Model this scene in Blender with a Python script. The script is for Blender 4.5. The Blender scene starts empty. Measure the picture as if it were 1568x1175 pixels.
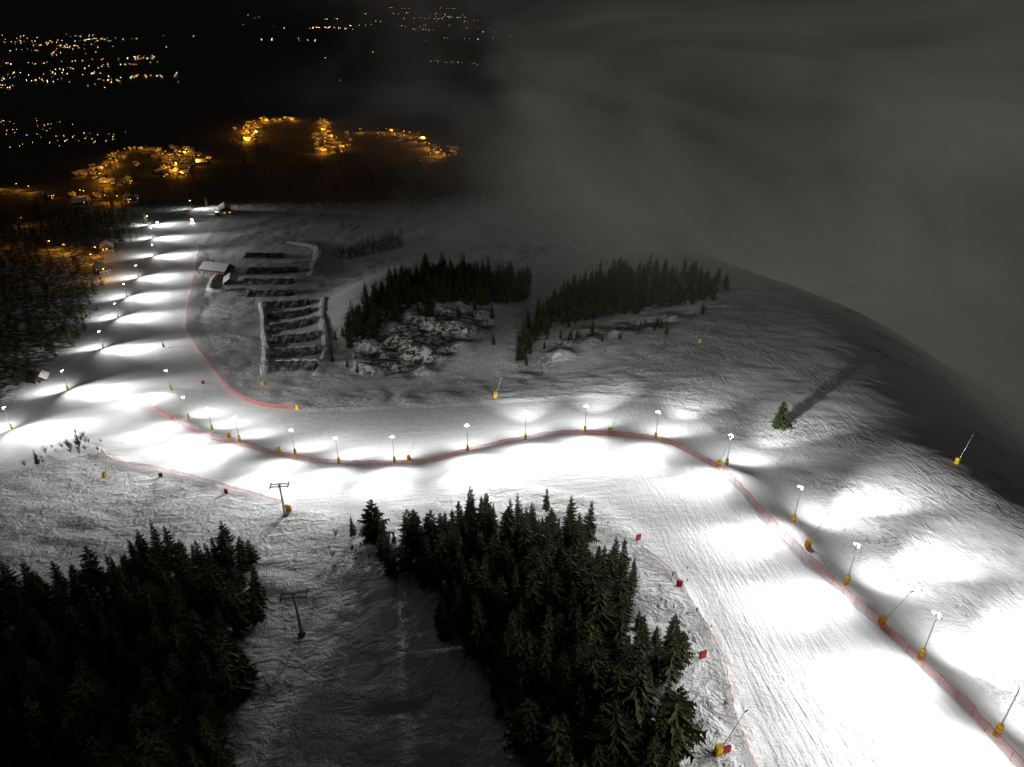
import bpy, math, random, numpy as np
from mathutils import Vector, Matrix
sc=bpy.context.scene
random.seed(4); rng=np.random.default_rng(7)
R=random.uniform
# ------------------------------------------------------------------ terrain
CZ=300.0
ys=np.array([-1500,-200,-100,0,180,400,800,1500,2200,4200,40000.],float)
ds=np.array([40,40,46,72.7,121.3,163,203,300,365,520,560.],float)
T=np.arange(-1500,40001,5.0)
V=np.interp(T,ys,ds)
k=np.hanning(15);k/=k.sum()
V=np.convolve(np.pad(V,7,mode='edge'),k,'valid')
def sst(a,b,x):
    t=np.clip((x-a)/(b-a),0,1);return t*t*(3-2*t)
def sp(x,s=28.0): return s*np.logaddexp(0,x/s)
def H(x,y):
    x=np.asarray(x,float);y=np.asarray(y,float)
    D=np.interp(y,T,V)
    D=D-0.03*900*np.tanh(x/900)-0.077*(sp(x+100)-sp(x-160))+7.8
    xc=91+43*np.exp(-((y-335)/125.0)**2)
    D=D+56*sst(0,130,x-xc)*sst(3000,600,y)
    D=D-17*np.exp(-(((x+58)/48.0)**2+((y-395)/70.0)**2)**1.6)
    D=D-9*np.exp(-(((x-78)/48.0)**2+((y-400)/60.0)**2)**1.5)
    D=D+5*np.exp(-(((x+20)/75.0)**2+((y-262)/28.0)**2))
    n=0.35*np.sin(x*.071+1.9*np.sin(y*.033+.4)+y*.02)*np.sin(y*.058+1.7*np.sin(x*.041)-x*.03)
    far=np.clip((y-700)/1500,0,1)
    D=D+n+far*14*np.sin(x*.004+1)*np.sin(y*.003+.004*x)
    return CZ-D
def h(x,y): return float(H(x,y))
def pip(poly,x,y):
    c=np.zeros(np.shape(x),bool);n=len(poly)
    for i in range(n):
        x1,y1=poly[i];x2,y2=poly[(i+1)%n]
        if y1==y2: continue
        m=((y1>y)!=(y2>y))&(x<(x2-x1)*(y-y1)/(y2-y1)+x1);c=c^m
    return c
def pdist(pts,x,y,closed=False):
    d=np.full(np.shape(x),1e9);n=len(pts)
    for i in range(n if closed else n-1):
        ax,ay=pts[i];bx,by=pts[(i+1)%n];dx,dy=bx-ax,by-ay;L=dx*dx+dy*dy+1e-9
        t=np.clip(((x-ax)*dx+(y-ay)*dy)/L,0,1)
        d=np.minimum(d,np.hypot(x-ax-t*dx,y-ay-t*dy))
    return d
def soft(poly,x,y,w):
    d=pdist(poly,x,y,True);s=np.where(pip(poly,x,y),d,-d)
    return sst(-w,w,s)
PISTE=[(-175,172),(-136,199),(-106,181),(-82,166),(-57,147),(-35,137),(-23,144),(-4,153),(18,140),(26,122),(29,107),(31,89),(32,75),(30,59),(29,40),(30,0),(66,0),(64,54),(64,85),(62,157),(50,205),(27,218),(-20,222),(-75,230),(-113,257),(-182,373),(-264,598),(-309,792),(-374,745),(-215,349),(-192,240),(-215,200)]
C1=[(-125,95),(-100,114),(-90,118),(-71,125),(-55,116),(-47,98),(-42,78),(-38,61),(-42,35),(-110,35)]
C2=[(-32,125),(-21,124),(-4,128),(7,127),(15,116),(20,106),(22,88),(24,75),(23,68),(18,55),(16,40),(6,45),(-2,70),(-10,86),(-17,104),(-29,116)]
MF=[(-78,300),(-82,347),(-61,390),(-18,426),(10,424),(6,376),(-18,352),(-47,345),(-62,318)]
RF=[(4,271),(20,317),(54,324),(98,331),(113,365),(64,387),(28,379),(5,312)]
FF=[(-139,546),(-97,609),(-87,557),(-124,523)]
LF=[(-203,249),(-210,282),(-225,340),(-250,400),(-315,545),(-365,690),(-400,760),(-600,760),(-500,420),(-300,235)]
ROCK=[(-70,280),(-51,268),(-35,275),(-8,322),(-12,350),(-47,348),(-72,310)]
ROCK2=[(2,262),(20,300),(54,312),(100,322),(70,302),(28,280),(12,256)]
TRACKS=[[(-12,262),(-12,275),(-6,315),(-1,361),(12,400),(31,425),(60,480)],[(-185,601),(-150,565),(-145,528),(-137,478)],[(-95,238),(-81,250),(-50,268)],[(150,150),(190,260),(240,420),(270,560)]]
def axis(a,b,st,lo,hi,g):
    c=list(np.arange(a,b,st));s=st
    while c[-1]<hi: s*=g;c.append(c[-1]+s)
    s=st;l=[c[0]]
    while l[-1]>lo: s*=g;l.append(l[-1]-s)
    return np.array(l[:0:-1]+c)
X=axis(-270,200,1.2,-30000,30000,1.05);Y=axis(25,430,1.2,-1500,38000,1.025)
XX,YY=np.meshgrid(X,Y)
piste=soft(PISTE,XX,YY,3.0)
for t in TRACKS: piste=np.maximum(piste,.8*sst(7,3,pdist(t,XX,YY)))
rock=np.maximum(soft(ROCK,XX,YY,10.0),.75*soft(ROCK2,XX,YY,9.0))
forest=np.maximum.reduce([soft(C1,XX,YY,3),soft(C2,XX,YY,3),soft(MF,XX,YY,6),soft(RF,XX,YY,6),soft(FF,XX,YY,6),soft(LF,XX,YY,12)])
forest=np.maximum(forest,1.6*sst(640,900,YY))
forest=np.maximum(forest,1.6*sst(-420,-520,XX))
ripple=(sst(50,85,XX)+0.5*sst(225,260,YY))*(1-forest.clip(0,1))
ZZ=H(XX,YY)
# rough wind-packed snow and hummocks beyond the groomed piste (real relief)
rough=(1-piste)*(YY<700)
nz=np.zeros_like(ZZ)
for i in range(26):
    a=R(0,6.28);f=R(.08,.6);nz+=np.sin(XX*f*math.cos(a)+YY*f*math.sin(a)+R(0,6)+2.5*np.sin(XX*R(.03,.12)+YY*R(.03,.12)+R(0,6)))*(.10/ (f+.25))
ZZ=ZZ+rough*np.abs(nz)*.3*(1-.5*ripple.clip(0,1))+rock*rough*nz*1.7
nx,ny=len(X),len(Y)
co=np.stack([XX,YY,ZZ],-1).reshape(-1,3)
ii=np.arange(nx*ny).reshape(ny,nx)
f=np.stack([ii[:-1,:-1],ii[:-1,1:],ii[1:,1:],ii[1:,:-1]],-1).reshape(-1,4)
me=bpy.data.meshes.new("ground");me.vertices.add(len(co));me.vertices.foreach_set('co',co.ravel())
me.loops.add(f.size);me.loops.foreach_set('vertex_index',f.ravel().astype(np.int32))
me.polygons.add(len(f));me.polygons.foreach_set('loop_start',np.arange(0,f.size,4,dtype=np.int32))
me.update();me.validate()
me.polygons.foreach_set('use_smooth',np.ones(len(f),bool))
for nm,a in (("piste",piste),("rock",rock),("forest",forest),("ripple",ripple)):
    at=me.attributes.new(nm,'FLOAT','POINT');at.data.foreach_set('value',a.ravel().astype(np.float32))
ground=bpy.data.objects.new("snowy_ground",me);sc.collection.objects.link(ground)
# ------------------------------------------------------------------ node helpers
class NT:
    def __init__(s,name):
        s.m=bpy.data.materials.new(name);s.m.use_nodes=True;s.t=s.m.node_tree;s.t.nodes.clear()
        s.out=s.n('ShaderNodeOutputMaterial')
    def n(s,ty,**kw):
        x=s.t.nodes.new(ty)
        for a,b in kw.items(): setattr(x,a,b)
        return x
    def put(s,sock,v):
        if hasattr(v,'is_output'): s.t.links.new(v,sock)
        elif isinstance(v,tuple) and len(v)==3 and sock.type=='RGBA': sock.default_value=(*v,1)
        else: sock.default_value=v
    def math(s,op,a,b=0.0,c=None,clamp=False):
        x=s.n('ShaderNodeMath',operation=op,use_clamp=clamp);s.put(x.inputs[0],a);s.put(x.inputs[1],b)
        if c is not None: s.put(x.inputs[2],c)
        return x.outputs[0]
    def mix(s,f,a,b):
        x=s.n('ShaderNodeMix',data_type='RGBA');s.put(x.inputs[0],f);s.put(x.inputs[6],a);s.put(x.inputs[7],b);return x.outputs[2]
    def noise(s,vec,scale,detail=3,rough=.5,dist=0):
        x=s.n('ShaderNodeTexNoise');s.put(x.inputs['Vector'],vec);x.inputs['Scale'].default_value=scale
        x.inputs['Detail'].default_value=detail;x.inputs['Roughness'].default_value=rough;x.inputs['Distortion'].default_value=dist
        return x.outputs['Fac']
    def mapping(s,vec,rot,scl):
        x=s.n('ShaderNodeMapping');s.put(x.inputs[0],vec);x.inputs['Rotation'].default_value=rot;x.inputs['Scale'].default_value=scl;return x.outputs[0]
    def ramp(s,v,a,b,lo=0.,hi=1.):
        x=s.n('ShaderNodeMapRange',interpolation_type='SMOOTHSTEP');s.put(x.inputs[0],v);x.inputs[1].default_value=a;x.inputs[2].default_value=b
        x.inputs[3].default_value=lo;x.inputs[4].default_value=hi;return x.outputs[0]
    def attr(s,nm): return s.n('ShaderNodeAttribute',attribute_name=nm).outputs['Fac']
    def bsdf(s,col,rough=.6,metal=0,normal=None,spec=.3):
        x=s.n('ShaderNodeBsdfPrincipled');s.put(x.inputs['Base Color'],col);s.put(x.inputs['Roughness'],rough);x.inputs['Metallic'].default_value=metal
        x.inputs['Specular IOR Level'].default_value=spec
        if normal: s.t.links.new(normal,x.inputs['Normal'])
        s.t.links.new(x.outputs[0],s.out.inputs[0]);return x
    def geo(s): return s.n('ShaderNodeNewGeometry').outputs['Position']
    def bump(s,hh,dist=1.,st=1.):
        x=s.n('ShaderNodeBump');s.put(x.inputs['Height'],hh);x.inputs['Distance'].default_value=dist;x.inputs['Strength'].default_value=st;return x.outputs[0]
def simple(name,col,rough=.6,metal=0,var=.25,scale=3.):
    t=NT(name);ob=t.n('ShaderNodeTexCoord').outputs['Object']
    nn=t.noise(ob,scale,4,.6);c=t.mix(nn,tuple(a*(1-var) for a in col),tuple(min(1,a*(1+var)) for a in col))
    t.bsdf(c,t.ramp(nn,.2,.8,max(0.05,rough-.12),min(1,rough+.12)),metal);return t.m
def emis(name,col,st):
    t=NT(name);e=t.n('ShaderNodeEmission');e.inputs[0].default_value=(*col,1);e.inputs[1].default_value=st
    t.t.links.new(e.outputs[0],t.out.inputs[0]);t.m.cycles.emission_sampling='NONE';return t.m
# snow / ground material
t=NT("snow_ground");P=t.geo()
pi_=t.attr("piste");ro=t.attr("rock");fo=t.attr("forest");ri=t.attr("ripple")
n1=t.noise(P,.30,4,.62,.6);n2=t.noise(P,2.2,3,.6);n3=t.noise(P,.045,3,.6,.5);n4=t.noise(P,.9,4,.7,.8)
wv=t.noise(t.mapping(P,(0,0,-.42),(.5,.06,.3)),1.0,4,.55,2.2)
wv2=t.noise(t.mapping(P,(0,0,.12),(.08,.5,.3)),1.0,4,.55,2.0)
grm=t.noise(t.mapping(P,(0,0,0),(1.5,.08,.3)),1.0,4,.6,.5)
grm2=t.noise(t.mapping(P,(0,0,-.25),(.08,1.2,.3)),1.0,4,.6,.5)
sx=t.n('ShaderNodeSeparateXYZ');t.put(sx.inputs[0],P)
wy=t.ramp(sx.outputs[0],15.,45.);wz=t.ramp(sx.outputs[1],230.,330.);wy=t.math('MAXIMUM',wy,wz)
gl=t.math('ADD',t.math('MULTIPLY',grm,wy),t.math('MULTIPLY',grm2,t.math('SUBTRACT',1.0,wy)))
snow=t.mix(n3,(.70,.73,.76),(.85,.86,.87))
snow=t.mix(t.math('MULTIPLY',t.ramp(gl,.4,.62),t.math('MULTIPLY',pi_,.35)),snow,(.62,.65,.69))
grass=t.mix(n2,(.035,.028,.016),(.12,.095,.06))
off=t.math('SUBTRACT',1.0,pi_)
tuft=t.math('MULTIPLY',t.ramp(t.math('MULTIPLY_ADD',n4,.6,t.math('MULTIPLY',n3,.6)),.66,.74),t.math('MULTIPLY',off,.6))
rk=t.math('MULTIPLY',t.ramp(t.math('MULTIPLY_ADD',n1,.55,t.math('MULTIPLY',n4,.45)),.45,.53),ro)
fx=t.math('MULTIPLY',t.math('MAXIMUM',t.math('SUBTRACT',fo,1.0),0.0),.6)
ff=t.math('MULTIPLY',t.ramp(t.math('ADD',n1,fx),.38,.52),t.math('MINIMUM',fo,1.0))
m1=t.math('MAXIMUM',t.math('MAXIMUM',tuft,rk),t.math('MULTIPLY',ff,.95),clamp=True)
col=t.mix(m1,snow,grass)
hp=t.math('ADD',t.math('MULTIPLY_ADD',n2,.10,t.math('MULTIPLY',n1,.30)),t.math('MULTIPLY',gl,.30))
amp=t.ramp(n3,.35,.65,.12,.9)
ho=t.math('MULTIPLY_ADD',n1,1.15,t.math('MULTIPLY',n4,.35))
hr=t.math('MULTIPLY',t.math('MULTIPLY_ADD',wv,.7,t.math('MULTIPLY',wv2,.28)),amp)
hx=t.math('ADD',t.math('MULTIPLY',hp,pi_),t.math('MULTIPLY',off,t.math('ADD',t.math('MULTIPLY',ho,t.math('SUBTRACT',1.0,t.math('MULTIPLY',ri,.8))),t.math('MULTIPLY',hr,t.math('MULTIPLY_ADD',ri,.8,.08)))))
t.bsdf(col,.75,0,t.bump(hx,1.0,.75),.15)
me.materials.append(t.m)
M=dict(steel=simple("galvanised_steel",(.32,.33,.34),.45,.7),dark=simple("dark_steel",(.05,.05,.055),.5,.5),
 yellow=simple("yellow_padding",(.7,.42,.02),.65),red=simple("red_padding",(.35,.025,.025),.65),wood=simple("dark_wood",(.09,.055,.03),.8,0,.4),
 roofsnow=simple("roof_snow",(.78,.8,.83),.8,0,.05,.6),plaster=simple("plaster",(.35,.31,.26),.85),
 glass=simple("dark_glass",(.03,.035,.04),.15),paint=simple("red_vehicle_paint",(.45,.04,.03),.3),
 lampw=emis("floodlight_lens",(1,.98,.93),30),lampo=emis("sodium_lamp",(1,.42,.04),22),warm=emis("window_light",(1,.5,.12),1.6),head=emis("headlight",(1,.97,.9),80),
 stone=simple("stone",(.22,.21,.19),.9,0,.4),bark=simple("bark",(.06,.042,.03),.9,0,.4,2))
t=NT("dark_snow_riser");P=t.geo();nn=t.noise(P,.3,4,.6,.3);t.bsdf(t.mix(t.ramp(nn,.42,.72),(.04,.036,.032),(.26,.26,.27)),.9,0,t.bump(nn,.5));M['black']=t.m  # riser faces coloured dark, with paler noise patches
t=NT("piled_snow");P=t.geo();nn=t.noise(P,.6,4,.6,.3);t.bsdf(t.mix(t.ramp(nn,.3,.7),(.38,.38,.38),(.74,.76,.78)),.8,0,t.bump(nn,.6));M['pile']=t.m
# ------------------------------------------------------------------ mesh builder
class B:
    def __init__(s): s.v=[];s.f=[];s.m=[];s.mats=[]
    def mi(s,m):
        if m not in s.mats: s.mats.append(m)
        return s.mats.index(m)
    def box(s,c,sz,m,rot=None,taper=1.,bev=.12):
        x,y,z=[a/2 for a in sz];b=min(x,y,z)*bev*2;k=len(s.v);i=s.mi(m)
        ring=[(x-b,-y),(x,-y+b),(x,y-b),(x-b,y),(-x+b,y),(-x,y-b),(-x,-y+b),(-x+b,-y)]
        lv=[(-z,1-b/max(x,.01)*.5),(-z+b,1),(z-b,taper),(z,taper*(1-b/max(x,.01)*.5))]
        for zz,q in lv:
            for a,bb in ring:
                p=Vector((a*q,bb*q,zz))
                if rot: p=rot@p
                s.v.append(tuple(p+Vector(c)))
        for r in range(3):
            for j in range(8):
                s.f.append((k+r*8+j,k+r*8+(j+1)%8,k+r*8+8+(j+1)%8,k+r*8+8+j));s.m.append(i)
        s.f.append(tuple(k+7-j for j in range(8)));s.m.append(i);s.f.append(tuple(k+24+j for j in range(8)));s.m.append(i)
    def cyl(s,p0,p1,r0,r1,m,n=8):
        p0=Vector(p0);p1=Vector(p1);d=(p1-p0).normalized();a=d.orthogonal().normalized();b=d.cross(a);k=len(s.v);i=s.mi(m)
        for p,r in((p0,r0),(p1,r1)):
            for j in range(n):
                q=6.2832*j/n;s.v.append(tuple(p+(a*math.cos(q)+b*math.sin(q))*r))
        for j in range(n): s.f.append((k+j,k+(j+1)%n,k+n+(j+1)%n,k+n+j));s.m.append(i)
        if n>3: s.f.append(tuple(k+n-1-j for j in range(n)));s.m.append(i);s.f.append(tuple(k+n+j for j in range(n)));s.m.append(i)
    def poly(s,pts,m):
        k=len(s.v);s.v+= [tuple(p) for p in pts];s.f.append(tuple(range(k,k+len(pts))));s.m.append(s.mi(m))
    def mesh(s,name):
        me=bpy.data.meshes.new(name);me.from_pydata(s.v,[],s.f)
        for m in s.mats: me.materials.append(m)
        me.polygons.foreach_set('material_index',s.m);me.update();return me
def ob(name,data,loc=(0,0,0),rot=(0,0,0),scale=1.,parent=None):
    o=bpy.data.objects.new(name,data);o.location=loc;o.rotation_euler=rot
    o.scale=scale if isinstance(scale,tuple) else (scale,)*3
    sc.collection.objects.link(o)
    if parent: o.parent=parent
    return o
# ------------------------------------------------------------------ floodlights
b=B();b.cyl((0,0,-1),(0,0,8.8),.13,.07,M['steel']);b.box((0,0,8.85),(.12,1.5,.12),M['steel']);b.cyl((0,0,0),(0,0,.25),.3,.3,M['stone'])
polem=b.mesh("pole")
b=B();b.cyl((0,0,-.3),(0,0,2.0),.42,.38,M['yellow'],12);b.cyl((0,0,.7),(0,0,.78),.43,.43,M['dark'],12);b.cyl((0,0,1.5),(0,0,1.58),.41,.41,M['dark'],12);padm=b.mesh("crash_padding")
b=B();rt=Matrix.Rotation(math.radians(25),3,'Y')
for yy in(-.5,.5):
    b.box((.1,yy,9.0),(.3,.5,.4),M['dark'],rt);b.box((.27,yy,8.93),(.05,.36,.28),M['lampw'],rt)
b.box((-.1,0,9.0),(.3,.4,.35),M['dark'],rt);b.box((-.28,0,8.98),(.04,.3,.22),M['lampw'],Matrix.Rotation(math.radians(-20),3,'Y'))
headm=b.mesh("floodlight_heads")
def spot(e,ang,blend=1.,col=(1,.985,.95)):
    l=bpy.data.lights.new("flood_beam",'SPOT');l.energy=e;l.spot_size=math.radians(ang);l.spot_blend=blend;l.color=col;l.shadow_soft_size=.35;return l
FR=spot(14000,144);FRN=spot(54000,70);FRR=spot(38000,74);BK=spot(14500,136);LFT=spot(24000,140);LFN=spot(105000,80);LB=spot(15000,126);LONG=spot(92000,52)
SPILL=bpy.data.lights.new("lamp_spill",'POINT');SPILL.energy=2100;SPILL.shadow_soft_size=.3;SPILL.color=(1,.985,.95)
def aim(o,src,dst):
    o.location=src;o.rotation_euler=(Vector(dst)-Vector(src)).to_track_quat('-Z','Y').to_euler()
def flood(x,y,tx,ty,front,far,back,bd=30,long=None,fd=33):
    z=h(x,y);e=ob("piste_floodlight",None,(x,y,z))
    a=math.atan2(ty-y,tx-x)
    ob("pole",polem,parent=e);ob("crash_padding",padm,parent=e);ob("heads",headm,rot=(0,0,a),parent=e)
    c=(math.cos(a),math.sin(a))
    s=(.6*c[0],.6*c[1],8.8);l=ob("front_beam",front,parent=e);aim(l,s,(tx-x,ty-y,h(tx,ty)-z))
    fx,fy=x+c[0]*fd,y+c[1]*fd;l=ob("far_beam",far,parent=e);aim(l,s,(fx-x,fy-y,h(fx,fy)-z))
    ob("spill",SPILL,(0,0,9.5),parent=e)
    if back:
        bx,by=x-c[0]*bd,y-c[1]*bd;s=(-.6*c[0],-.6*c[1],8.9);l=ob("rear_beam",back,parent=e);aim(l,s,(bx-x,by-y,h(bx,by)-z))
    if long:
        bx,by=x-c[0]*95,y-c[1]*95;s=(-.6*c[0],-.6*c[1],9.2);l=ob("long_beam",long,parent=e);aim(l,s,(bx-x,by-y,max(h(bx,by)-z,-22)))
main=[(-141,263),(-118,227),(-104,214),(-90,202),(-67,187),(-51,177),(-34,174),(-13,178),(4,184),(22,186),(41,175),(54,151),(58,118),(58,94),(59,73),(60,58),(61,38),(62,18)]
tgt=[(-150,236),(-130,205),(-113,193),(-98,181),(-73,164),(-56,155),(-35,151),(-11,156),(4,160),(16,162),(28,154),(38,135),(38,110),(38,88),(40,68),(41,52),(42,33),(42,15)]
for i,((x,y),(tx,ty)) in enumerate(zip(main,tgt)):
    flood(x,y,tx,ty,FR,FRN if i<11 else FRR,BK if i>0 else None,26,LONG if i>=8 else None,33 if i<11 else 24)
left=[(-180,222),(-185,265),(-206,331),(-234,399),(-251,444),(-267,494),(-286,561),(-318,629),(-351,693),(-345,779)]
for x,y in left: flood(x,y,x+20,y-3,LFT,LFN,LB,14,None,28)
flood(-205,190,-185,200,LFT,LFN,LB)
# ------------------------------------------------------------------ snow lances
b=B();b.cyl((0,0,0),(2.6,0,7.2),.07,.035,M['steel'],6);b.cyl((2.6,0,7.2),(3.0,0,7.5),.09,.09,M['steel'],8);b.cyl((0,0,-1),(0,0,1.4),.1,.1,M['steel'])
lm=b.mesh("lance");b=B();b.box((0,0,.75),(1.0,1.0,1.7),M['yellow'],taper=.88);b.cyl((0,0,.6),(0,0,.66),.6,.6,M['dark'],12);lp=b.mesh("padding")
for (x,y) in [(29,183),(57,108),(58,82),(52,151),(-73,190),(-95,206),(-30,175),(-103,264),(26,58),(77,270),(106,143),(-122,178),(-6,226)]:
    e=ob("snow_lance",None,(x,y,h(x,y)),(0,0,R(-.4,.6)));ob("lance_pipe",lm,parent=e);ob("padding",lp,parent=e)
b=B();b.box((0,0,.9),(1.3,.4,1.6),M['red']);b.cyl((-.5,0,0),(-.5,0,2.0),.05,.05,M['dark'],6);b.cyl((.5,0,0),(.5,0,2.0),.05,.05,M['dark'],6);rm=b.mesh("red_crash_mat")
for (x,y) in [(-104,176),(-78,160),(30,97),(29,77),(27,58),(26,116),(-130,269),(-216,545)]:
    ob("red_crash_mat",rm,(x,y,h(x,y)),(0,0,R(-.5,.8)),.85)
b=B();b.box((0,0,.7),(1.6,.9,1.3),M['yellow'],taper=.8);b.cyl((-.5,0,1.2),(.6,0,1.7),.4,.5,M['yellow'],10);b.cyl((.6,0,1.7),(.75,0,1.76),.45,.4,M['dark'],10);b.cyl((0,0,-.5),(0,0,1.3),.12,.12,M['steel'])
gm=b.mesh("snow_gun")
for (x,y) in [(-56,145),(-79,231),(-6,228)]: ob("snow_gun",gm,(x,y,h(x,y)),(0,0,R(-3,3)))
# ------------------------------------------------------------------ lift pylons
b=B();b.cyl((0,0,-1),(0,0,9.6),.32,.2,M['steel'],12);b.cyl((0,0,0),(0,0,.3),.7,.7,M['stone'],12)
for yy in(-.55,.55): b.box((0,yy,9.6),(4.6,.16,.22),M['steel'])
b.box((0,0,9.6),(.5,1.3,.3),M['steel'])
for xx in(-2.1,2.1):
    b.box((xx,0,9.55),(.12,2.4,.18),M['dark'])
    for q in(-1,-.5,0,.5,1): b.cyl((xx-.06,q,9.75),(xx+.06,q,9.75),.2,.2,M['dark'],10)
for q in range(14): b.cyl((.36,-.12,1.5+q*.55),(.36,.12,1.5+q*.55),.02,.02,M['steel'],4)
pm=b.mesh("chairlift_pylon")
for (x,y,s) in [(-56,142,1),(-37,91,1),(-103,266,1),(-150,352,.9)]: ob("chairlift_pylon",pm,(x,y,h(x,y)),(0,0,.12),s)
# ------------------------------------------------------------------ net fences
t=NT("red_safety_net");at=t.n('ShaderNodeAttribute',attribute_name="net").outputs['Vector'];sx=t.n('ShaderNodeSeparateXYZ');t.put(sx.inputs[0],at)
g=[t.math('GREATER_THAN',t.math('FRACT',t.math('MULTIPLY',sx.outputs[i],7.0)),.72) for i in(0,1)]
g2=t.math('MAXIMUM',t.math('MAXIMUM',g[0],g[1]),t.math('GREATER_THAN',sx.outputs[1],1.62))
tr=t.n('ShaderNodeBsdfTransparent');df=t.n('ShaderNodeBsdfDiffuse');df.inputs[0].default_value=(.48,.11,.09,1);mx=t.n('ShaderNodeMixShader')
t.put(mx.inputs[0],t.math('MULTIPLY',g2,.9));t.t.links.new(tr.outputs[0],mx.inputs[1]);t.t.links.new(df.outputs[0],mx.inputs[2]);t.t.links.new(mx.outputs[0],t.out.inputs[0]);NET=t.m
def resample(pts,st):
    out=[];pts=[Vector(p) for p in pts]
    for i in range(len(pts)-1):
        p0=pts[max(i-1,0)];p1=pts[i];p2=pts[i+1];p3=pts[min(i+2,len(pts)-1)]
        n=max(2,int((p2-p1).length/st))
        for j in range(n):
            u=j/n;out.append(.5*((2*p1)+(p2-p0)*u+(2*p0-5*p1+4*p2-p3)*u*u+(3*p1-p0-3*p2+p3)*u**3))
    out.append(pts[-1]);return out
def fence(pts,hh=1.75):
    pts=resample(pts,1.6);b=B();net=[];d=0
    for i,p in enumerate(pts):
        if i: d+=(p-pts[i-1]).length
        z=h(p.x,p.y)+.05;w=R(-.15,.15);s=R(-.25,.1)
        b.v+=[(p.x,p.y,z),(p.x+w,p.y+w,z+hh+s)];net+=[(d,0,0),(d,hh,0)]
    i0=b.mi(NET)
    for i in range(len(pts)-1): b.f.append((2*i,2*i+2,2*i+3,2*i+1));b.m.append(i0)
    for i in range(0,len(pts),2):
        p=pts[i];z=h(p.x,p.y);b.cyl((p.x,p.y,z-.3),(p.x+R(-.08,.08),p.y+R(-.08,.08),z+hh+.15),.03,.025,M['red'],5)
    me=b.mesh("net");at=me.attributes.new("net",'FLOAT_VECTOR','POINT');net+=[(0,0,0)]*(len(b.v)-len(net));at.data.foreach_set('vector',np.array(net,np.float32).ravel())
    return ob("safety_net_fence",me)
fence([(-264,598),(-216,464),(-182,373),(-140,299),(-113,257),(-95,238),(-81,231)])
fence([(-147,249),(-112,215),(-88,197),(-67,184),(-51,176),(-27,171),(-12,177),(3,183),(15,185),(30,180),(42,172),(47,162),(52,144),(53,124),(55,102),(57,85),(58,73),(59,63),(59,54),(60,30),(61,5)])
fence([(-134,198),(-125,189),(-106,181),(-82,166),(-60,151)],1.3)
fence([(26,113),(30,102),(31,91),(32,78),(31,70),(30,62),(30,45)],.7)
# ------------------------------------------------------------------ trees
def needles(rand):
    t=NT("spruce_needles");P=t.n('ShaderNodeTexCoord').outputs['Object'];nn=t.noise(P,1.3,2,.6);c=t.mix(nn,(.014,.024,.008),(.05,.068,.022))
    if rand:
        oi=t.n('ShaderNodeObjectInfo').outputs['Random'];c=t.mix(t.ramp(oi,.72,1.,0,.5),c,(.07,.05,.022))
    else: c=t.mix(nn,(.02,.032,.012),(.05,.066,.026))
    t.bsdf(c,.75,spec=.12);return t.m
NEED=needles(True);NEEDG=needles(False)
def spruce(seed,hh,nw=22,nb=8,wid=.19,pw=.85,mat=None):
    mat=mat or NEED
    rd=random.Random(seed);b=B();b.cyl((0,0,-1),(rd.uniform(-.1,.1),rd.uniform(-.1,.1),hh*.97),hh*.017,.015,M['bark'],6)
    skip=rd.uniform(0,6.28)
    for w in range(nw):
        u=min(.985,max(0.001,(w+rd.uniform(-.3,.3))/nw));z=hh*(.07+.92*u**.93);rr=hh*wid*(1-u)**pw*rd.uniform(.7,1.2)+.12
        if w<2: rr*=.75
        n=max(4,int(nb*(1-u*.45)))
        a0=rd.uniform(0,6.28)
        for j in range(n):
            if rd.random()<.10: continue
            a=a0+6.283*j/n+rd.uniform(-.25,.25);L=rr*rd.uniform(.6,1.2)*(1+.15*math.cos(a-skip))
            dx,dy=math.cos(a),math.sin(a);px,py=-dy,dx;dr=rd.uniform(.18,.42)*(1-u*.9)-.1*u
            def pt(s,side,dz=0):
                zz=z-L*dr*s*1.1+L*.16*s*s*s+dz
                return (dx*L*s+px*side,dy*L*s+py*side,zz)
            wd=L*.16+.05
            b.poly([pt(0,-.04),pt(.45,-wd,-.06*L),pt(1,0),pt(.45,wd,-.06*L)],mat)
            for s,k2 in((.3,.9),(.5,1.),(.68,.8),(.84,.5)):
                for sg in(-1,1):
                    l2=wd*2.0*k2*rd.uniform(.7,1.2)
                    b.poly([pt(s-.06,0),pt(s+.16,sg*l2,-l2*rd.uniform(.2,.75)),pt(s+.10,0)],mat)
    return b.mesh("spruce")
SP=[spruce(i,12,w_,nb_,wd,pw) for i,(w_,nb_,wd,pw) in enumerate([(24,8,.19,.85),(22,9,.24,.7),(26,8,.16,.9),(20,9,.27,.75),(23,8,.2,.6),(21,9,.22,1.)])]
SPL=[spruce(20+i,12,11,6,wd) for i,wd in enumerate([.2,.24,.17])]
def scatter(poly,spc,n_try=6000):
    xs=[p[0] for p in poly];yy=[p[1] for p in poly];out=[]
    for _ in range(n_try):
        x,y=R(min(xs)-3,max(xs)+3),R(min(yy)-3,max(yy)+3)
        if not pip(poly,np.array(x+2.5*math.sin(y*.3)),np.array(y+2.5*math.sin(x*.25))): continue
        s=spc*R(.6,1.5)
        if all((x-a)**2+(y-c)**2>s*s for a,c in out): out.append((x,y))
    return out
def plant(pts,meshes,lo,hi,name,parent=None):
    for x,y in pts:
        q=R(lo,hi)/12*(1 if random.random()>.3 else R(.4,.75))
        w_=q*R(.9,1.25)
        ob(name,random.choice(meshes),(x,y,h(x,y)-.1),(R(-.05,.05),R(-.05,.05),R(0,6.28)),(w_,w_,q),parent)
plant(scatter(C1,3.3),SP,6,13,"spruce_tree")
plant(scatter(C2,3.1),SP,6,12.5,"spruce_tree")
ob("spruce_tree",spruce(91,12,26,11,.33,.7,NEEDG),(76,176,h(76,176)),(0,0,1),(.78,.78,.74))
fe=ob("conifer_forest",None)
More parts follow.
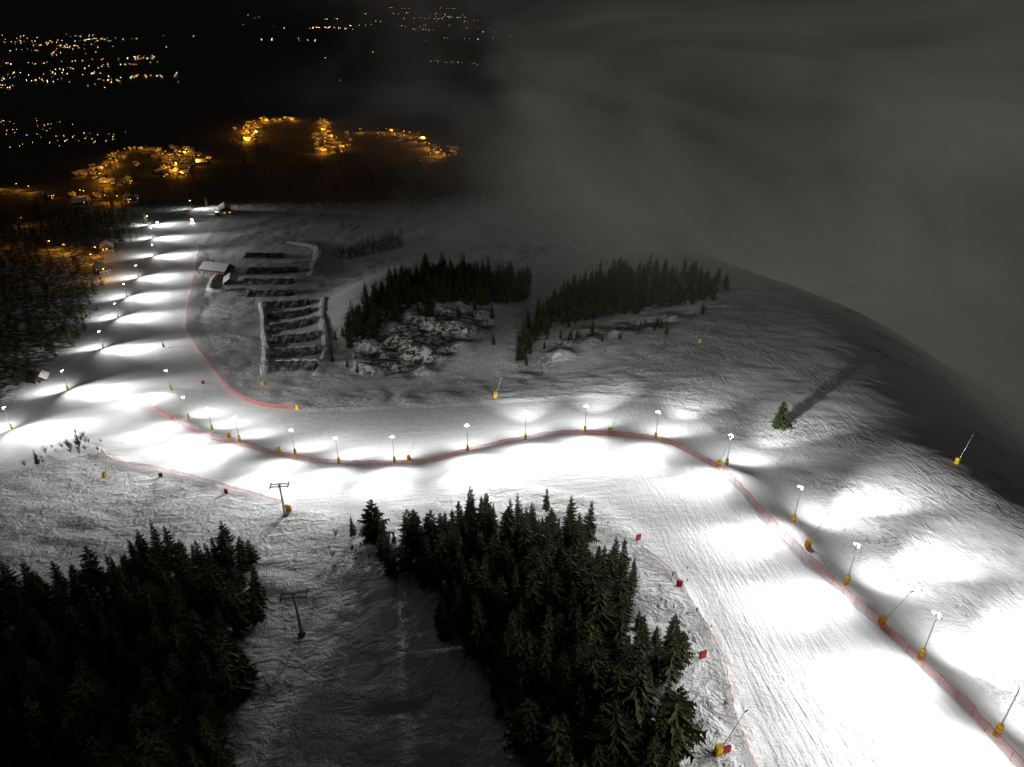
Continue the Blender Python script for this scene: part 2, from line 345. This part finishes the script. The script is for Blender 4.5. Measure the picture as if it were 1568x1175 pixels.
plant(scatter(MF,4.4),SP,6,15,"forest_tree",fe)
plant(scatter(RF,4.4),SP,5,14,"forest_tree",fe)
plant([(random.gauss(35,22),random.gauss(296,7)) for _ in range(26)],SP,3,7,"forest_tree",fe)
plant([(random.gauss(-40,16),random.gauss(340,8)) for _ in range(26)],SP,4,9,"forest_tree",fe)
plant(scatter(FF,6.0),SPL,8,12,"forest_tree",fe)
fe2=ob("conifer_forest",None)
CLR=[(-386,586),(-342,571),(-318,536),(-290,490)]
plant([q for q in scatter(LF,8,9000) if pdist(CLR,np.array(q[0]*1.),np.array(q[1]*1.))>13],SPL,9,16,"forest_tree",fe2)
for x,y in [(-72,283),(-66,276),(-70,292),(-80,290),(-145,204),(-150,190),(-175,330),(-83,300),(-76,310),(-85,318),(-58,284),(-60,292),(-36,128),(8,134)]:
    ob("spruce_tree",random.choice(SP),(x,y,h(x,y)),(0,0,R(0,6)),R(.35,.6))
def shrub(seed):
    rd=random.Random(seed);b=B()
    for i in range(26):
        a=rd.uniform(0,6.28);s=rd.uniform(.1,.55);L=rd.uniform(1.2,2.6);p=Vector((0,0,0));d=Vector((math.cos(a)*s,math.sin(a)*s,1)).normalized();q=p+d*L
        b.cyl(p,q,.018,.01,M['bark'],3)
        for k2 in range(6):
            m=p.lerp(q,rd.uniform(.35,1));e=m+Vector((rd.uniform(-.5,.5),rd.uniform(-.5,.5),rd.uniform(.2,.7)));b.cyl(m,e,.01,.005,M['bark'],3)
    return b.mesh("shrub")
SH=[shrub(i) for i in range(3)]
for cx,cy,n,r,sc_ in [(-36,122,12,5,.9),(14,121,12,5,.9),(-146,203,22,7,1.3),(27,100,8,4,.5),(27,84,6,4,.5),(-150,190,6,4,1.),(-60,275,10,7,1.),(24,64,7,4,.5),(-50,284,14,9,1.),(-30,290,14,12,1.),(-25,310,12,12,1.),(30,290,16,16,1.)]:
    for _ in range(n):
        x,y=random.gauss(cx,r/1.5),random.gauss(cy,r/1.5);ob("bare_shrub",random.choice(SH),(x,y,h(x,y)),(0,0,R(0,6)),R(.35,1.)*sc_)
def far_forest():
    base=spruce(77,12,7,5,.22)
    n=len(base.vertices);bv=np.empty(n*3);base.vertices.foreach_get('co',bv);bv=bv.reshape(-1,3)
    bf=[tuple(p.vertices) for p in base.polygons]
    pts=[]
    while len(pts)<3400:
        y=600+2600*random.random()**1.6;x=R(-.85,.75)*y
        if y<900 and x>-.46*y and x<600:
            if random.random()>.12*(y>700): continue
        if pip(PISTE,np.array(x),np.array(y)): continue
        if math.sin(x*.011+2*math.sin(y*.004))+math.sin(y*.007+x*.003)<-.9: continue
        pts.append((x,y))
    VV=[];FFc=[]
    for i,(x,y) in enumerate(pts):
        s=R(.6,1.7);a=R(0,6.28);c,si=math.cos(a),math.sin(a)
        q=np.stack([(bv[:,0]*c-bv[:,1]*si)*s+x,(bv[:,0]*si+bv[:,1]*c)*s+y,bv[:,2]*s+h(x,y)],1);VV.append(q)
        k=i*n;FFc+=[tuple(a+k for a in f) for f in bf]
    me=bpy.data.meshes.new("distant_forest");me.from_pydata(np.concatenate(VV).tolist(),[],FFc);me.materials.append(NEED);return me
ob("distant_forest",far_forest())
# ------------------------------------------------------------------ buildings
def house(w,l,e,r,lit=True):
    b=B();b.box((0,0,e/2-1),(w,l,e+2),M['plaster'],bev=.01)
    b.box((0,0,e*.78),(w+.06,l+.06,e*.42),M['wood'],bev=.01)
    for sg in(-1,1):
        b.poly([(0,sg*l/2,e+r-.1),(-w/2,sg*l/2,e),(w/2,sg*l/2,e)],M['wood'])
        o=.7;b.poly([(0,-l/2-o,e+r+.25),(0,l/2+o,e+r+.25),(sg*(w/2+o),l/2+o,e-.35),(sg*(w/2+o),-l/2-o,e-.35)],M['roofsnow'])
        b.poly([(0,-l/2-o,e+r),(0,l/2+o,e+r),(sg*(w/2+o),l/2+o,e-.6),(sg*(w/2+o),-l/2-o,e-.6)],M['wood'])
    for fl in range(int(e//2.6)):
        for q in np.arange(-l/2+1.5,l/2-1,2.6):
            for sg in(-1,1): b.box((sg*(w/2+.05),q,1.5+fl*2.7),(.08,1.1,1.2),M['warm'] if lit and random.random()<.2 else M['glass'],bev=.02)
        for q in np.arange(-w/2+1.5,w/2-1,2.6): b.box((q,-l/2-.05,1.5+fl*2.7),(1.1,.08,1.2),M['warm'] if lit and random.random()<.2 else M['glass'],bev=.02)
    b.box((w*.2,l*.2,e+r),(.9,.9,1.8),M['stone'])
    return b.mesh("house")
HS=[house(9,12,5.4,3),house(8,10,5.4,2.8),house(11,16,8,3.4)]
ob("mountain_hut",house(12,20,4.5,3.2,False),(-212,500,h(-212,500)),(0,0,1.3));ob("mountain_hut",house(9,13,3.5,2.5,False),(-192,470,h(-192,470)),(0,0,.3),.9)
ob("lift_station",house(11,18,5,2.6,True),(-299,754,h(-299,754)),(0,0,.4))
ob("chalet",house(12,17,5,4.4,False),(262,535,h(262,535)+1),(0,0,1.1),1.25);ob("wooden_barn",house(6,9,3,2.2,False),(238,515,h(238,515)),(0,0,.2),1.2)
ob("wooden_cabin",house(4,5,2.6,1.4,False),(-203,277,h(-203,277)),(0,0,.3))
ob("village_house",HS[0],(-332,578,h(-332,578)),(0,0,.5));ob("village_house",HS[1],(-300,508,h(-300,508)),(0,0,.9))
# snow terraces: dark-coloured risers with snow decks, following the slope
def terrace(x,y,w,hh,rot,run=6,d=10):
    b=B();n=18;c_,s_=math.cos(rot),math.sin(rot)
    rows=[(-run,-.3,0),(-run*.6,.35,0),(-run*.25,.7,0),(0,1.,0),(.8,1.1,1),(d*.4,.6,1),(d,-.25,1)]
    G=[]
    for i in range(n+1):
        a=-w/2+w*i/n;en=min(1,min(i,n-i)/1.0)
        jj=R(-.5,.5);G.append([])
        for (q,f_,_) in rows:
            px=x+a*c_-(q+jj)*s_;py=y+a*s_+(q+jj)*c_
            G[-1].append((px,py,h(px,py)+(hh*f_*R(.93,1.07)+.25 if en else -.4)))
    for i in range(n):
        for j in range(len(rows)-1):
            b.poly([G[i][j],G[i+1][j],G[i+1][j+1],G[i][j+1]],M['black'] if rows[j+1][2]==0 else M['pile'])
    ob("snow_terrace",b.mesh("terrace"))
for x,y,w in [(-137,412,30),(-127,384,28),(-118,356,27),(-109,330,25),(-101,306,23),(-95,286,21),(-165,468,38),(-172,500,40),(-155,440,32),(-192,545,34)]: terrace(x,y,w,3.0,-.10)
def bank(pts,hh,w):
    pts=resample(pts,2.5);b=B();G=[];pr=[(-1,-.3),(-.5,.6),(-.1,1.),(.3,.9),(.7,.4),(1,-.3)]
    for i,p in enumerate(pts):
        d=(pts[min(i+1,len(pts)-1)]-pts[max(i-1,0)]).normalized();n_=Vector((-d.y,d.x));e=min(1,i/3,(len(pts)-1-i)/3)
        G.append([(p.x+n_.x*q*w*R(.85,1.15),p.y+n_.y*q*w*R(.85,1.15),h(p.x+n_.x*q*w,p.y+n_.y*q*w)+f_*hh*e*R(.8,1.2)-.1) for q,f_ in pr])
    for i in range(len(pts)-1):
        for j in range(5): b.poly([G[i][j],G[i+1][j],G[i+1][j+1],G[i][j+1]],M['pile'])
    m=b.mesh("bank");m.polygons.foreach_set('use_smooth',np.ones(len(m.polygons),bool));ob("snow_bank",m)
bank([(-157,425),(-142,385),(-132,355),(-121,325),(-112,296),(-106,276)],1.4,3)
bank([(-116,420),(-108,385),(-99,350),(-90,320),(-84,290),(-84,274)],1.4,3)
bank([(-190,600),(-160,575),(-150,545),(-144,510),(-138,480)],1.8,6)
bank([(-215,520),(-200,455),(-178,455)],1.5,4)
# snow groomers
def groomer():
    b=B()
    for sg in(-1,1):
        b.box((0,sg*1.5,.6),(4.8,1.0,1.0),M['dark'],bev=.35)
        for q in(-1.7,-.6,.6,1.7): b.cyl((q,sg*1.0,.6),(q,sg*2.02,.6),.42,.42,M['steel'],10)
    b.box((0,0,1.25),(4.4,2.2,.7),M['paint']);b.box((.6,0,2.2),(1.9,2.1,1.4),M['glass'],taper=.82);b.box((.6,0,2.95),(1.6,1.8,.15),M['paint'])
    b.box((3.0,0,.8),(.3,4.6,1.1),M['paint']);b.box((2.5,0,.9),(1.2,.3,.3),M['dark']);b.box((-3.2,0,.5),(1.6,4.4,.5),M['dark']);b.box((-1.4,0,1.9),(1.2,1.9,.7),M['paint'])
    for q in(-.7,.7): b.box((1.5,q,2.95),(.15,.35,.25),M['head']);b.box((2.2,q,1.3),(.12,.3,.2),M['head'])
    return b.mesh("snow_groomer")
gr=groomer();HL=spot(9000,70)
for x,y,a in [(-343,693,-.9),(-313,703,-1.2),(-300,735,2.5)]:
    e=ob("snow_groomer",None,(x,y,h(x,y)),(0,0,a));ob("body",gr,parent=e);l=ob("headlight_beam",HL,parent=e);aim(l,(2.6,0,2.2),(16,0,-3))
# ------------------------------------------------------------------ village
def sod(e):
    l=bpy.data.lights.new("sodium",'POINT');l.energy=e;l.color=(1,.40,.03);l.shadow_soft_size=.4;return l
OL=sod(6500);OL2=sod(24000);OL3=sod(2600)
b=B();b.cyl((0,0,-1),(0,0,8),.12,.08,M['dark'],6);b.cyl((0,0,8),(1.2,0,8.4),.06,.05,M['dark'],5);b.box((1.6,0,8.4),(1.0,.45,.22),M['dark']);b.box((1.6,0,8.2),(.9,.5,.2),M['lampo']);slm=b.mesh("street_lamp")
chains=[([(-640,1850),(-740,2150),(-820,2450),(-860,2661)],18,1),([(-870,2661),(-800,2640),(-761,2700)],5,1),
 ([(-640,2600),(-560,2300),(-470,1950),(-379,1591)],19,1),([(-421,2192),(-333,2110),(-250,1826),(-200,1760)],10,1),([(-176,1641),(-125,1384),(-160,1450)],6,1),
 ([(-544,979),(-640,1150),(-712,1333),(-800,1500),(-836,1648),(-769,1627),(-640,1400),(-555,1192),(-504,1134)],34,0),([(-504,1134),(-600,1350),(-686,1581)],9,1),
 ([(-535,915),(-456,833)],5,0),([(-712,1020),(-632,965)],3,0),([(-386,586),(-342,571),(-318,536)],4,0),([(-290,490),(-276,469)],1,0),([(-480,700),(-457,645),(-440,600)],2,0)]
for ci,(pts,n,far) in enumerate(chains):
    rs=resample(pts,5)
    for i in range(n):
        p=rs[int(i*(len(rs)-1)/max(1,n-1))];g=5+12*far
        if ci>=9: g=2
        x,y=p.x+random.gauss(0,g*.6),p.y+random.gauss(0,g)
        e=ob("street_lamp",None,(x,y,h(x,y)),(0,0,R(0,6)),1.4 if far else 1.);ob("lamp_post",slm,parent=e)
        l=ob("lamp_light",OL3 if ci>=9 else (OL2 if far and y>1400 else OL),(1.6,0,7.6),parent=e)
        for _ in range(2):
            hx,hy=x+random.gauss(0,20),y+random.gauss(0,22)
            if random.random()<.7 and ci<8: ob("village_house",random.choice(HS),(hx,hy,h(hx,hy)),(0,0,R(0,3.1)),R(.8,1.1))
def citymesh():
    b=B();ms=[emis("city_orange",(1,.45,.08),14),emis("city_warm",(1,.7,.35),12),emis("city_white",(.9,.95,1),12),emis("city_blue",(.15,.25,1),30)]
    def pt(x,y,s):
        z=h(x,y)+8;m=random.choices(ms,[5,3,2,.15])[0]
        s*=R(.4,1.2);c=Vector((x,y,z));k=len(b.v);b.v+=[tuple(c+Vector(d)*s) for d in((1,0,0),(0,1,0),(-1,0,0),(0,-1,0),(0,0,1),(0,0,-1))]
        for f_ in((0,1,4),(1,2,4),(2,3,4),(3,0,4),(1,0,5),(2,1,5),(3,2,5),(0,3,5)): b.f.append(tuple(k+a for a in f_));b.m.append(b.mi(m))
    def street(x0,y0,L,a,n,s):
        for i in range(n):
            u=R(0,1);pt(x0+math.cos(a)*L*u+random.gauss(0,20),y0+math.sin(a)*L*u+random.gauss(0,60),s)
    for _ in range(66):
        u,v=R(0,1),R(0,1)**1.2;y=4600+4600*v;x=y*(-.70+.25*u-.03*v)
        street(x,y,R(100,400),R(-1.2,1.2),int(R(2,10)),1.7)
    for _ in range(26): street(R(-3000,-400),R(7500,17000),R(200,900),R(-.3,.3),int(R(4,10)),3.2)
    for _ in range(3): street(R(-700,-350),R(5300,5900),200,R(-1,1),6,1.5)
    for _ in range(16):
        v=R(0,1);street(-1200-650*v+R(-60,250),1800+850*v,R(30,120),R(-.5,.5),5,.55)
    for _ in range(6): street(R(1200,1500),R(5600,6000),200,R(-.3,.3),8,7)
    for _ in range(60): pt(R(-5000,5000),R(4500,14000),1.8)
    return b.mesh("city_lights")
ob("distant_city_lights",citymesh())
# ------------------------------------------------------------------ fog bank
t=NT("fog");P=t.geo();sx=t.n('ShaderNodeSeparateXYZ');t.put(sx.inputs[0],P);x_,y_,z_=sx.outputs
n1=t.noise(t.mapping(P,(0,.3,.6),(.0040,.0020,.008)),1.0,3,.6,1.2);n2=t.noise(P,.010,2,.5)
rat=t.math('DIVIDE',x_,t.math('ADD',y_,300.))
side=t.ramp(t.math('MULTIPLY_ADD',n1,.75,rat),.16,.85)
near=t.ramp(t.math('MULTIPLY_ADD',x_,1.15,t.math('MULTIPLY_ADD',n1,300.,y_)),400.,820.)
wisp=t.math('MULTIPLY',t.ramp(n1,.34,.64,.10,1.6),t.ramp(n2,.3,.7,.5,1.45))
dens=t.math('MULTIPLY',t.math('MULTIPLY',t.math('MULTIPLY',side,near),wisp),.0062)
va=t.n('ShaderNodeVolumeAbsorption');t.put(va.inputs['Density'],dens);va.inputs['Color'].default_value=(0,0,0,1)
fog_glow=t.n('ShaderNodeEmission');fog_glow.inputs[0].default_value=(1,.96,.86,1)
t.put(fog_glow.inputs[1],t.math('MULTIPLY',t.math('MULTIPLY',dens,t.ramp(y_,380.,1100.,.064,.009)),t.ramp(n1,.36,.64,.25,1.25)))  # glow put into the fog as emission, in place of scattered lamp light
ad=t.n('ShaderNodeAddShader');t.t.links.new(va.outputs[0],ad.inputs[0]);t.t.links.new(fog_glow.outputs[0],ad.inputs[1]);t.t.links.new(ad.outputs[0],t.out.inputs['Volume'])
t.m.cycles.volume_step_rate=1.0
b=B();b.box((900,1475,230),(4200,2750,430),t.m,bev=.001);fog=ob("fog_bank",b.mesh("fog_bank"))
# ------------------------------------------------------------------ sky, moonlight, camera
w=bpy.data.worlds.new("World");sc.world=w;w.use_nodes=True;nt=w.node_tree;bg=nt.nodes['Background']
sky=nt.nodes.new('ShaderNodeTexSky');sky.sky_type='NISHITA';sky.sun_disc=False;sky.sun_elevation=math.radians(35);sky.sun_rotation=math.radians(200)
hs=nt.nodes.new('ShaderNodeHueSaturation');hs.inputs['Saturation'].default_value=.25;nt.links.new(sky.outputs[0],hs.inputs['Color']);nt.links.new(hs.outputs[0],bg.inputs[0]);bg.inputs[1].default_value=.0017
sl=bpy.data.lights.new("moon",'SUN');sl.energy=.012;sl.angle=.01;so=ob("moonlight",sl,rot=(math.radians(55),0,math.radians(200)))
cam=bpy.data.cameras.new("camera");co_=ob("camera",cam,(0,0,CZ),(math.radians(90-29.1),0,0));cam.lens=36*1120/1568;cam.clip_end=60000;cam.clip_start=1
sc.camera=co_
sc.view_settings.view_transform='Standard';sc.view_settings.look='None';sc.view_settings.exposure=0
